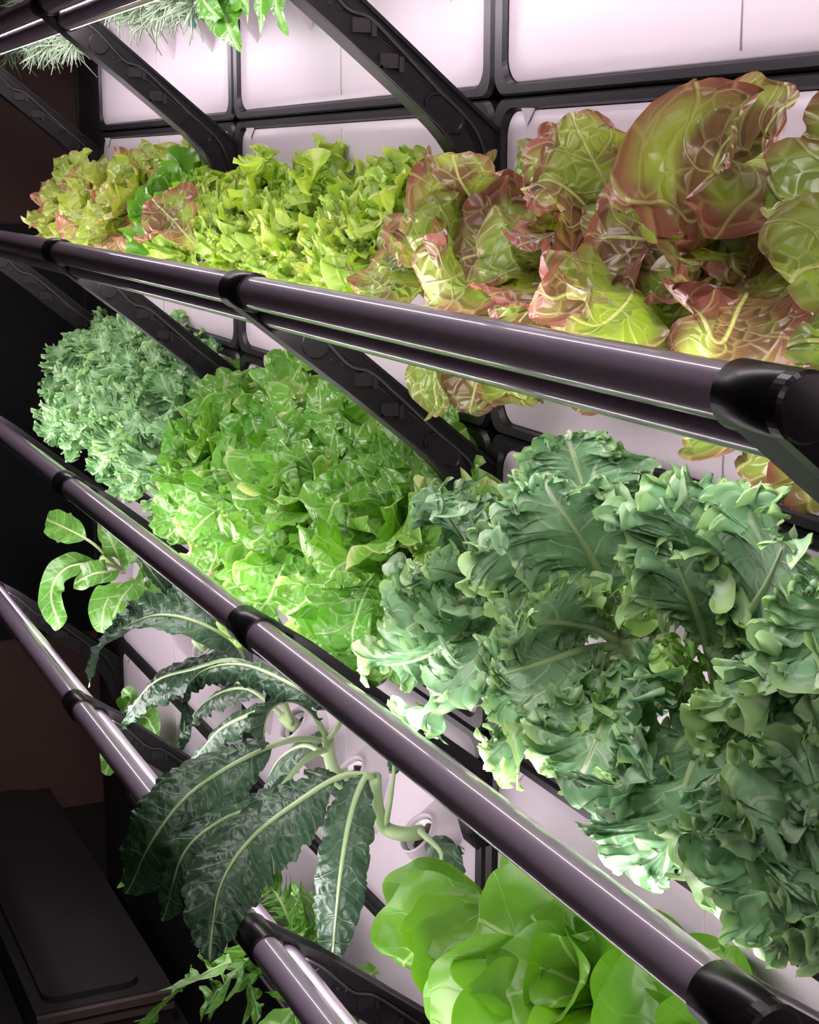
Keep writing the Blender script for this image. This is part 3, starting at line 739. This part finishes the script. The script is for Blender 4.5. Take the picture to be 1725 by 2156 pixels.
# -- third row, right: large curly kale
KB = ['large curly kale nearest the centre bracket arm, beside the oakleaf lettuces', 'large curly kale with a thick bare stem, one long leaf ribbed towards the camera',
      'large curly kale with a small yellow-green young leaf at its stem', 'large curly kale filling the right edge of the picture']
HK = {
 0: [((1045, 1240, -.16), (1010, 1190, -.25), (960, 1110, -.4), (895, 1020, -.5), .17, .25), ((1045, 1245, -.16), (990, 1220, -.3), (930, 1200, -.45), (865, 1190, -.55), .14, .3),
     ((1045, 1245, -.16), (970, 1270, -.3), (900, 1300, -.45), (820, 1350, -.55), .18, .2), ((1045, 1245, -.16), (1000, 1300, -.35), (900, 1380, -.5), (765, 1410, -.62), .2, .2),
     ((1045, 1245, -.16), (1050, 1180, -.2), (1000, 1100, -.25), (960, 1010, -.3), .15, .3), ((1045, 1245, -.16), (1060, 1300, -.3), (1000, 1390, -.5), (900, 1470, -.62), .19, .2),
     ((1050, 1245, -.16), (1090, 1220, -.2), (1110, 1250, -.24), (1120, 1290, -.26), .12, .2), ((1045, 1250, -.16), (1050, 1350, -.3), (980, 1450, -.45), (860, 1500, -.52), .17, .25)],
 1: [((1320, 1340, -.2), (1285, 1250, -.27), (1215, 1120, -.4), (1130, 1000, -.52), .22, .2), ((1310, 1330, -.16), (1280, 1200, -.18), (1235, 1040, -.22), (1190, 905, -.28), .2, .38),
     ((1310, 1340, -.2), (1200, 1220, -.3), (1110, 1140, -.4), (1030, 1070, -.5), .2, .3), ((1310, 1355, -.2), (1240, 1320, -.32), (1150, 1310, -.46), (1050, 1330, -.58), .18, .2),
     ((1310, 1360, -.2), (1230, 1370, -.34), (1130, 1400, -.5), (1000, 1440, -.62), .2, .25), ((1315, 1370, -.2), (1260, 1450, -.38), (1140, 1520, -.56), (1010, 1590, -.68), .21, .2),
     ((1320, 1380, -.2), (1290, 1470, -.42), (1250, 1570, -.57), (1200, 1690, -.66), .2, .2), ((1320, 1380, -.2), (1330, 1480, -.42), (1330, 1620, -.56), (1290, 1800, -.64), .19, .25),
     ((1335, 1340, -.2), (1350, 1300, -.28), (1365, 1275, -.33), (1375, 1235, -.36), .075, .3), ((1330, 1340, -.15), (1345, 1270, -.15), (1360, 1200, -.17), (1375, 1130, -.19), .15, .3),
     ((1310, 1365, -.2), (1240, 1420, -.36), (1160, 1450, -.5), (1080, 1500, -.62), .18, .25)],
 2: [((1515, 1450, -.2), (1500, 1350, -.26), (1530, 1190, -.38), (1560, 1050, -.47), .25, .22), ((1515, 1450, -.2), (1560, 1330, -.3), (1620, 1220, -.44), (1670, 1100, -.52), .22, .25),
     ((1510, 1445, -.2), (1485, 1340, -.3), (1445, 1230, -.4), (1400, 1120, -.48), .17, .3), ((1510, 1440, -.18), (1530, 1300, -.2), (1500, 1150, -.22), (1470, 1010, -.25), .2, .35),
     ((1500, 1455, -.2), (1455, 1430, -.34), (1415, 1385, -.42), (1370, 1335, -.46), .07, .2), ((1520, 1460, -.2), (1600, 1420, -.4), (1680, 1380, -.52), (1760, 1360, -.58), .2, .25),
     ((1515, 1470, -.2), (1560, 1560, -.44), (1600, 1650, -.58), (1650, 1770, -.66), .22, .2), ((1510, 1475, -.2), (1470, 1580, -.44), (1430, 1700, -.58), (1390, 1890, -.68), .22, .2),
     ((1515, 1475, -.2), (1510, 1600, -.42), (1530, 1730, -.56), (1530, 1870, -.62), .2, .25), ((1520, 1480, -.2), (1590, 1650, -.46), (1640, 1830, -.62), (1640, 2030, -.72), .19, .3),
     ((1515, 1480, -.2), (1440, 1560, -.4), (1380, 1640, -.52), (1350, 1700, -.58), .18, .25), ((1515, 1455, -.2), (1580, 1380, -.3), (1660, 1330, -.36), (1720, 1250, -.4), .18, .3),
     ((1515, 1480, -.2), (1580, 1540, -.4), (1640, 1580, -.5), (1700, 1640, -.56), .2, .25)],
 3: [((1930, 1690, -.2), (1820, 1590, -.4), (1720, 1510, -.52), (1620, 1470, -.6), .22, .3), ((1930, 1700, -.2), (1800, 1700, -.45), (1700, 1720, -.58), (1600, 1790, -.64), .22, .3),
     ((1930, 1700, -.2), (1820, 1810, -.5), (1720, 1890, -.62), (1620, 1950, -.68), .2, .3), ((1930, 1690, -.2), (1840, 1480, -.38), (1780, 1320, -.48), (1710, 1190, -.54), .22, .3),
     ((1930, 1700, -.2), (1800, 1640, -.35), (1700, 1600, -.42), (1600, 1560, -.48), .2, .3), ((1930, 1700, -.2), (1850, 1840, -.5), (1780, 1930, -.64), (1700, 2010, -.72), .19, .3),
     ((1930, 1690, -.2), (1830, 1540, -.3), (1760, 1430, -.36), (1680, 1370, -.4), .2, .3)],
}
for k in range(4):
    rg = np.random.default_rng(200 + k); b = pot(2, 2, k)
    r = root('curly_kale', b, KB[k], 'kale', 'large curly kales on the right')
    if k == 1: stalk(r, [(1287, 1372, -.13), (1300, 1392, -.16), (1325, 1388, -.18), (1325, 1340, -.2)], .032, .026)
    elif k == 2: stalk(r, [(1580, 1512, -.13), (1545, 1500, -.17), (1515, 1475, -.2), (1512, 1440, -.2)], .03, .024)
    elif k == 3: stalk(r, [(1977, 1712, -.13), (1955, 1705, -.16), (1930, 1695, -.2)], .03, .026)
    else: stalk(r, [(1058, 1249, -.13), (1050, 1248, -.15), (1045, 1240, -.17)], .03, .026)
    for *pts, W, pet in HK[k]:
        small = W < .09
        add_leaf(r, rg, 'kale', pl(pts), A([.45, -.75, .45]) + rg.normal(0, .12, 3), W, pet=pet, rib=.009 if small else .015, ribmat='stemk', mat='kaley' if small else 'kale')

# -- fourth row, left: pak choi
PK = {0: [((262, 1205, -.15), (222, 1168, -.3), (185, 1137, -.4), (95, 1092, -.5), .105, .42), ((262, 1205, -.15), (215, 1186, -.32), (140, 1195, -.45), (108, 1250, -.52), (130, 1328, -.54), .095, .2),
          ((260, 1205, -.15), (230, 1204, -.3), (195, 1208, -.38), (158, 1228, -.42), .085, .25), ((262, 1202, -.15), (252, 1178, -.22), (240, 1150, -.26), (225, 1120, -.28), .08, .2),
          ((262, 1200, -.15), (240, 1150, -.15), (220, 1120, -.18), (210, 1095, -.2), .06, .3)],
      1: [((285, 1222, -.15), (255, 1232, -.3), (222, 1275, -.42), (212, 1335, -.45), .11, .15), ((285, 1222, -.15), (275, 1238, -.3), (255, 1262, -.38), (238, 1300, -.42), .105, .15),
          ((288, 1222, -.15), (315, 1245, -.22), (310, 1275, -.3), (290, 1310, -.34), .09, .2), ((288, 1220, -.15), (300, 1190, -.2), (290, 1165, -.22), (270, 1150, -.24), .08, .25),
          ((290, 1225, -.15), (345, 1262, -.2), (355, 1280, -.25), (330, 1310, -.3), .09, .3)]}
PKL = ['pak choi with a round leaf held out on a stalk, nearest the dark room', 'pak choi with broad overlapping leaves above the long dark kale leaf']
for k in range(2):
    rg = np.random.default_rng(220 + k); b = pot(3, 0, k)
    r = root('pak_choi', b, PKL[k], 'leafy green', 'pak choi of the fourth row'); crown(r, b)
    for *pts, W, pet in PK[k]:
        add_leaf(r, rg, 'pak', pl(pts), A([.8, -.5, .4]), W * .82, pet=pet, rib=.010, fixed=True)

# -- fourth row: lacinato kale
LC = {
 (0, 2): [((353, 1292, -.13), (350, 1250, -.2), (320, 1205, -.28), (290, 1165, -.32), .07, .1), ((353, 1292, -.13), (380, 1260, -.16), (400, 1225, -.18), (380, 1200, -.2), .07, .1)],
 (0, 3): [((428, 1359, -.13), (430, 1300, -.2), (400, 1245, -.28), (340, 1200, -.34), .08, .1), ((428, 1359, -.13), (460, 1310, -.16), (440, 1260, -.2), (400, 1230, -.22), .08, .15)],
 (1, 0): [((515, 1432, -.13), (500, 1362, -.25), (420, 1312, -.4), (330, 1296, -.52), (250, 1330, -.62), (200, 1385, -.68), (190, 1450, -.70), .125, .12),
          ((515, 1432, -.13), (460, 1388, -.22), (390, 1415, -.28), (310, 1480, -.34), .10, .12), ((515, 1435, -.13), (490, 1390, -.15), (450, 1370, -.17), (420, 1400, -.18), .08, .15)],
 (1, 1): [((615, 1524, -.13), (590, 1478, -.2), (540, 1498, -.3), (465, 1535, -.4), (405, 1605, -.46), .08, .25), ((615, 1522, -.13), (580, 1440, -.2), (500, 1390, -.32), (400, 1410, -.44), (320, 1440, -.54), (245, 1535, -.62), .095, .3),
          ((615, 1526, -.13), (520, 1450, -.16), (430, 1480, -.2), (380, 1560, -.25), (365, 1645, -.28), .095, .2)],
 (1, 2): [((690, 1560, -.24), (625, 1556, -.36), (560, 1576, -.46), (470, 1622, -.62), (385, 1685, -.80), (315, 1780, -.93), (270, 1880, -.97), .165, .2),
          ((692, 1575, -.24), (640, 1602, -.34), (565, 1685, -.5), (465, 1728, -.72), (385, 1800, -.88), (345, 1940, -.95), .13, .18),
          ((690, 1555, -.24), (655, 1498, -.35), (610, 1475, -.42), (565, 1500, -.48), (552, 1580, -.5), .075, .3), ((700, 1600, -.2), (640, 1570, -.2), (580, 1610, -.22), (545, 1700, -.24), .12, .15),
          ((690, 1560, -.24), (720, 1500, -.3), (640, 1455, -.44), (520, 1402, -.56), (430, 1412, -.66), (388, 1465, -.71), (392, 1545, -.73), .075, .3)],
 (1, 3): [((790, 1636, -.3), (725, 1632, -.38), (640, 1680, -.52), (530, 1765, -.72), (462, 1870, -.88), (440, 2025, -.96), .15, .16), ((790, 1640, -.3), (768, 1638, -.34), (738, 1720, -.40), (716, 1850, -.46), (698, 2035, -.52), .10, .06),
          ((795, 1700, -.28), (760, 1690, -.3), (690, 1640, -.34), (640, 1620, -.36), .05, .2), ((885, 1750, -.15), (930, 1800, -.2), (905, 1850, -.26), (850, 1900, -.3), .085, .2),
          ((812, 1735, -.24), (825, 1660, -.25), (828, 1600, -.25), (800, 1540, -.28), .05, .6)],
}
LCL = {(0, 2): 'dark crinkled lacinato kale between pak choi and light tube', (0, 3): 'grey-green lacinato kale mostly behind the lower middle tube',
       (1, 0): 'lacinato kale whose long dark leaf arches left over the room', (1, 1): 'lacinato kale with drooping leaves in front of the white gaps, below the clamp ring',
       (1, 2): 'lacinato kale with the broad leaves crossing over the lowest tubes', (1, 3): 'lacinato kale growing from the open cup, with a strap leaf hanging straight down'}
TR_ = {(1, 2): [(734, 1630, -.13), (712, 1632, -.17), (697, 1605, -.21), (690, 1555, -.25)], (1, 3): [(888, 1752, -.12), (850, 1756, -.19), (808, 1740, -.24), (793, 1690, -.28), (790, 1634, -.3)]}
for (i, k), lst in LC.items():
    rg = np.random.default_rng(240 + k + 10 * i); b = pot(3, i, k)
    r = root('lacinato_kale', b, LCL[(i, k)], 'kale', 'lacinato kales of the fourth row')
    if (i, k) in TR_: stalk(r, TR_[(i, k)], .026, .022)
    else: crown(r, b, 'stemk')
    for *pts, W, pet in lst:
        add_leaf(r, rg, 'lac', pl(pts), A([.5, -.55, .65]) if pts[-1][1] < 2030 else A([.85, -.5, .2]), W, pet=pet, rib=.011, ribmat='stemk', curl=-.8 if W > .09 else -1.3, fixed=pts[-1][1] >= 2030)

# -- fourth row, right: butterheads
BUT = ['smooth butterhead lettuce nearest the open cup, at the centre bottom', 'bright butterhead lettuce at the bottom edge, its big leaves folded open', 'butterhead lettuce mostly hidden under the lower middle tube']
for k in range(3):
    rg = np.random.default_rng(260 + k); b = pot(3, 2, k)
    r = root('butterhead_lettuce', b, BUT[k], 'lettuce', 'butterhead lettuces of the fourth row'); crown(r, b)
    head(r, rg, 'butter', b, nrm(A([.05, -.8, .6])), 17, .18, (.28, .42, .40)[k], .13, (.21, .25, .25)[k], phi0=8, phi1=82, droop=.06, skip=lambda q: q[2] > (-3.44, -3.16, -3.05)[k] or q[0] < 4.9, arch=.6, tipout=.2, bias=(.35, 0, .1))

# -- bottom row: mizuna and a small pak choi
MZ = {
 (1, 1): [((622, 1997, -.13), (575, 1985, -.45), (480, 2025, -.7), (390, 2075, -.85), (300, 2165, -.97), .15), ((622, 1997, -.13), (585, 2022, -.4), (510, 2035, -.58), (475, 2070, -.66), (435, 2120, -.7), .11),
          ((622, 1997, -.13), (600, 2030, -.4), (555, 2040, -.52), (530, 2075, -.58), (545, 2140, -.6), .1), ((622, 1997, -.13), (640, 1960, -.2), (640, 1920, -.24), (625, 1880, -.27), .1),
          ((622, 1997, -.13), (610, 1940, -.18), (580, 1880, -.22), (545, 1850, -.24), .1), ((622, 1997, -.13), (660, 1950, -.16), (670, 1910, -.18), (650, 1880, -.2), .08)],
 (1, 0): [((524, 1875, -.13), (560, 1850, -.2), (585, 1810, -.24), (600, 1780, -.26), .09), ((524, 1875, -.13), (500, 1900, -.3), (470, 1960, -.4), (450, 2000, -.44), .1)],
 (1, 2): [((738, 2139, -.13), (700, 2110, -.35), (640, 2120, -.5), (600, 2150, -.56), (590, 2200, -.58), .12), ((738, 2139, -.13), (760, 2090, -.16), (780, 2055, -.18), (795, 2040, -.19), .05)],
 (0, 2): [((366, 1680, -.13), (340, 1720, -.4), (300, 1780, -.66), (273, 1815, -.74), (270, 1850, -.76), .08)],
}
MZL = {(1, 1): 'jagged mizuna with leaves spreading far out below the bottom tubes', (1, 0): 'jagged mizuna sprouting just left of the lowest white panel', (1, 2): 'jagged mizuna at the bottom edge, right of the lowest clamp ring', (0, 2): 'small mizuna tips peeking from behind the broad lacinato leaves'}
for (i, k), lst in MZ.items():
    rg = np.random.default_rng(280 + k + 10 * i); b = pot(4, i, k)
    r = root('mizuna', b, MZL[(i, k)], 'leafy green', 'mizuna of the bottom row'); crown(r, b, r=.015)
    for *pts, W in lst: add_leaf(r, rg, 'miz', pl(pts), A([.75, -.4, .6]), W * 1.3, pet=.15, rib=.008)
rg = np.random.default_rng(300); b = pot(4, 0, 0)
r = root('pak_choi', b, 'young pak choi with one round leaf showing below the lowest tubes', 'leafy green'); crown(r, b)
for *pts, W in [((243, 1529, -.13), (245, 1560, -.3), (235, 1590, -.4), (222, 1632, -.44), .08), ((243, 1529, -.13), (262, 1500, -.2), (275, 1470, -.24), (262, 1450, -.26), .07), ((243, 1529, -.13), (300, 1510, -.14), (320, 1530, -.16), (330, 1560, -.18), .08)]:
    add_leaf(r, rg, 'pak', pl(pts), A([.85, -.45, .3]), W, pet=.3, rib=.008, fixed=True)

# -- top row: basil and rosemary
BS = [((483, -54, -.13), (455, -20, -.3), (470, 30, -.38), (508, 112, -.4), .11), ((483, -54, -.13), (480, -30, -.3), (520, 10, -.36), (515, 60, -.38), .09), ((483, -54, -.13), (440, -40, -.32), (430, 0, -.4), (470, 45, -.43), .08)]
BS2 = [((591, -90, -.13), (560, -60, -.3), (550, 0, -.36), (552, 84, -.38), .09), ((591, -90, -.13), (590, -60, -.3), (580, 0, -.36), (606, 78, -.38), .075), ((591, -90, -.13), (620, -60, -.26), (610, -20, -.3), (600, 30, -.32), .07), ((721, -135, -.13), (790, -60, -.2), (805, -20, -.22), (790, 10, -.23), .05)]
for k, (lst, lab) in enumerate(((BS, 'basil with one long pointed leaf hanging over the black frame upright'), (BS2, 'basil with two pointed leaves hanging side by side at the top edge'))):
    rg = np.random.default_rng(320 + k); b = pot(0, 1, k); r = root('basil', b, lab, 'herb', 'basil of the top row'); crown(r, b)
    for *pts, W in lst: add_leaf(r, rg, 'basil', pl(pts), A([.4, -.8, .35]), W, pet=.12, rib=.007)
RS = {0: [(120, 60, 90, 100), (150, 40, 75, 115), (140, 30, 40, 95), (160, 55, 140, 100), (60, 20, 10, 110)], 1: [(180, -10, 120, 40), (150, 10, 50, 20), (190, 20, 110, 90), (200, 30, 160, 80), (130, -20, 30, 0)],
      2: [(300, -5, 262, 30), (310, 0, 290, 38), (290, -15, 240, 10)], 3: [(390, -30, 350, 5), (395, -30, 375, 22), (400, -30, 408, 18), (380, -35, 330, 20)]}
RSL = ['rosemary at the left end, its sprigs hanging below the topmost tubes', 'rosemary behind the topmost tubes, second from the left end', 'thin sage-green rosemary just right of the topmost clamp', 'rosemary with curved sprigs above the small teal tag']
for k in range(4):
    rg = np.random.default_rng(340 + k); b = pot(0, 0, k); r = root('rosemary', b, RSL[k], 'herb', 'rosemary of the top row')
    mb = MB(); nb = MB()
    for (u0, v0, u1, v1) in RS[k]:
        for rep in range(3):
            y1 = -.30 - .1 * rg.random(); o = rg.normal(0, 9, 2)
            p = path_through([b, at(u0 + o[0], v0 + o[1] - 15, -.2 - .05 * rg.random()), at((u0 + u1) / 2 + o[0], (v0 + v1) / 2 - 12 + o[1], (y1 - .2) / 2), at(u1 + o[0], v1 + o[1], y1)], 60)
            mb.add(*tube(p, np.linspace(.008, .004, 60), 5))
            for q in range(12, 60):
                t = nrm(p[min(q + 1, 59)] - p[q - 1])
                for z in range(2):
                    d = nrm(rg.normal(0, 1, 3)); d = nrm(d - t * (d @ t)); d = nrm(d + t * rg.uniform(.5, 1.1)); L = rg.uniform(.06, .095)
                    bend = rg.normal(0, .012, 3) - A([0, 0, .006])
                    nb.add(*tube([p[q], p[q] + d * L * .5 + bend, p[q] + d * L + bend * 3], [.003, .0042, .0018], 4))
    part('stem', mb.v, mb.F, M['wood'], r); part('needles', nb.v, nb.F, LM['rose'], r, smooth=True)['kind'] = 'stuff'
# small teal plant tag on a pick, stuck in the rosemary cup
tg = root('plant_tag', at(405, 40, -.19), 'small teal plant tag beside the rosemary cup at the top', 'tag')
c0, c1 = at(398, 36, -.19), at(411, 57, -.19); d = nrm(c1 - c0); s_ = nrm(np.cross(d, [.5, -.8, .2])); nn = np.cross(s_, d)
a = np.linspace(0, 2 * np.pi, 24, endpoint=False)
mid_ = (c0 + c1) / 2; Lh = np.linalg.norm(c1 - c0) / 2
V = np.vstack([mid_ + d * Lh * np.cos(a)[:, None] + s_ * .017 * np.sin(a)[:, None] + nn * w_ for w_ in (-.003, .003)])
F = [list(range(24))[::-1], [24 + q for q in range(24)]] + [[q, (q + 1) % 24, 24 + (q + 1) % 24, 24 + q] for q in range(24)]
part('tag_face', V, F, M['teal'], tg, smooth=False)
V, F = tube([c0, c0 - d * .03 + A([0, .01, .0]), pot(0, 0, 3)], .004, 6); part('pick', V, F, M['white'], tg)
# ------------------------------------------------------------------ world and view
w = bpy.data.worlds.new('dark_room'); scene.world = w; w.use_nodes = True
w.node_tree.nodes['Background'].inputs[0].default_value = (.5, .45, .48, 1)
w.node_tree.nodes['Background'].inputs[1].default_value = .02
vs = scene.view_settings
vs.view_transform = 'Standard'; vs.look = 'None'; vs.gamma = 1; vs.use_curve_mapping = False
vs.exposure = 0.0
cy = scene.cycles
cy.max_bounces = 4; cy.diffuse_bounces = 2; cy.glossy_bounces = 3; cy.transmission_bounces = 4; cy.transparent_max_bounces = 4
cy.caustics_reflective = False; cy.caustics_refractive = False
cy.use_denoising = True
cy.use_adaptive_sampling = True; cy.adaptive_threshold = .08; cy.adaptive_min_samples = 20
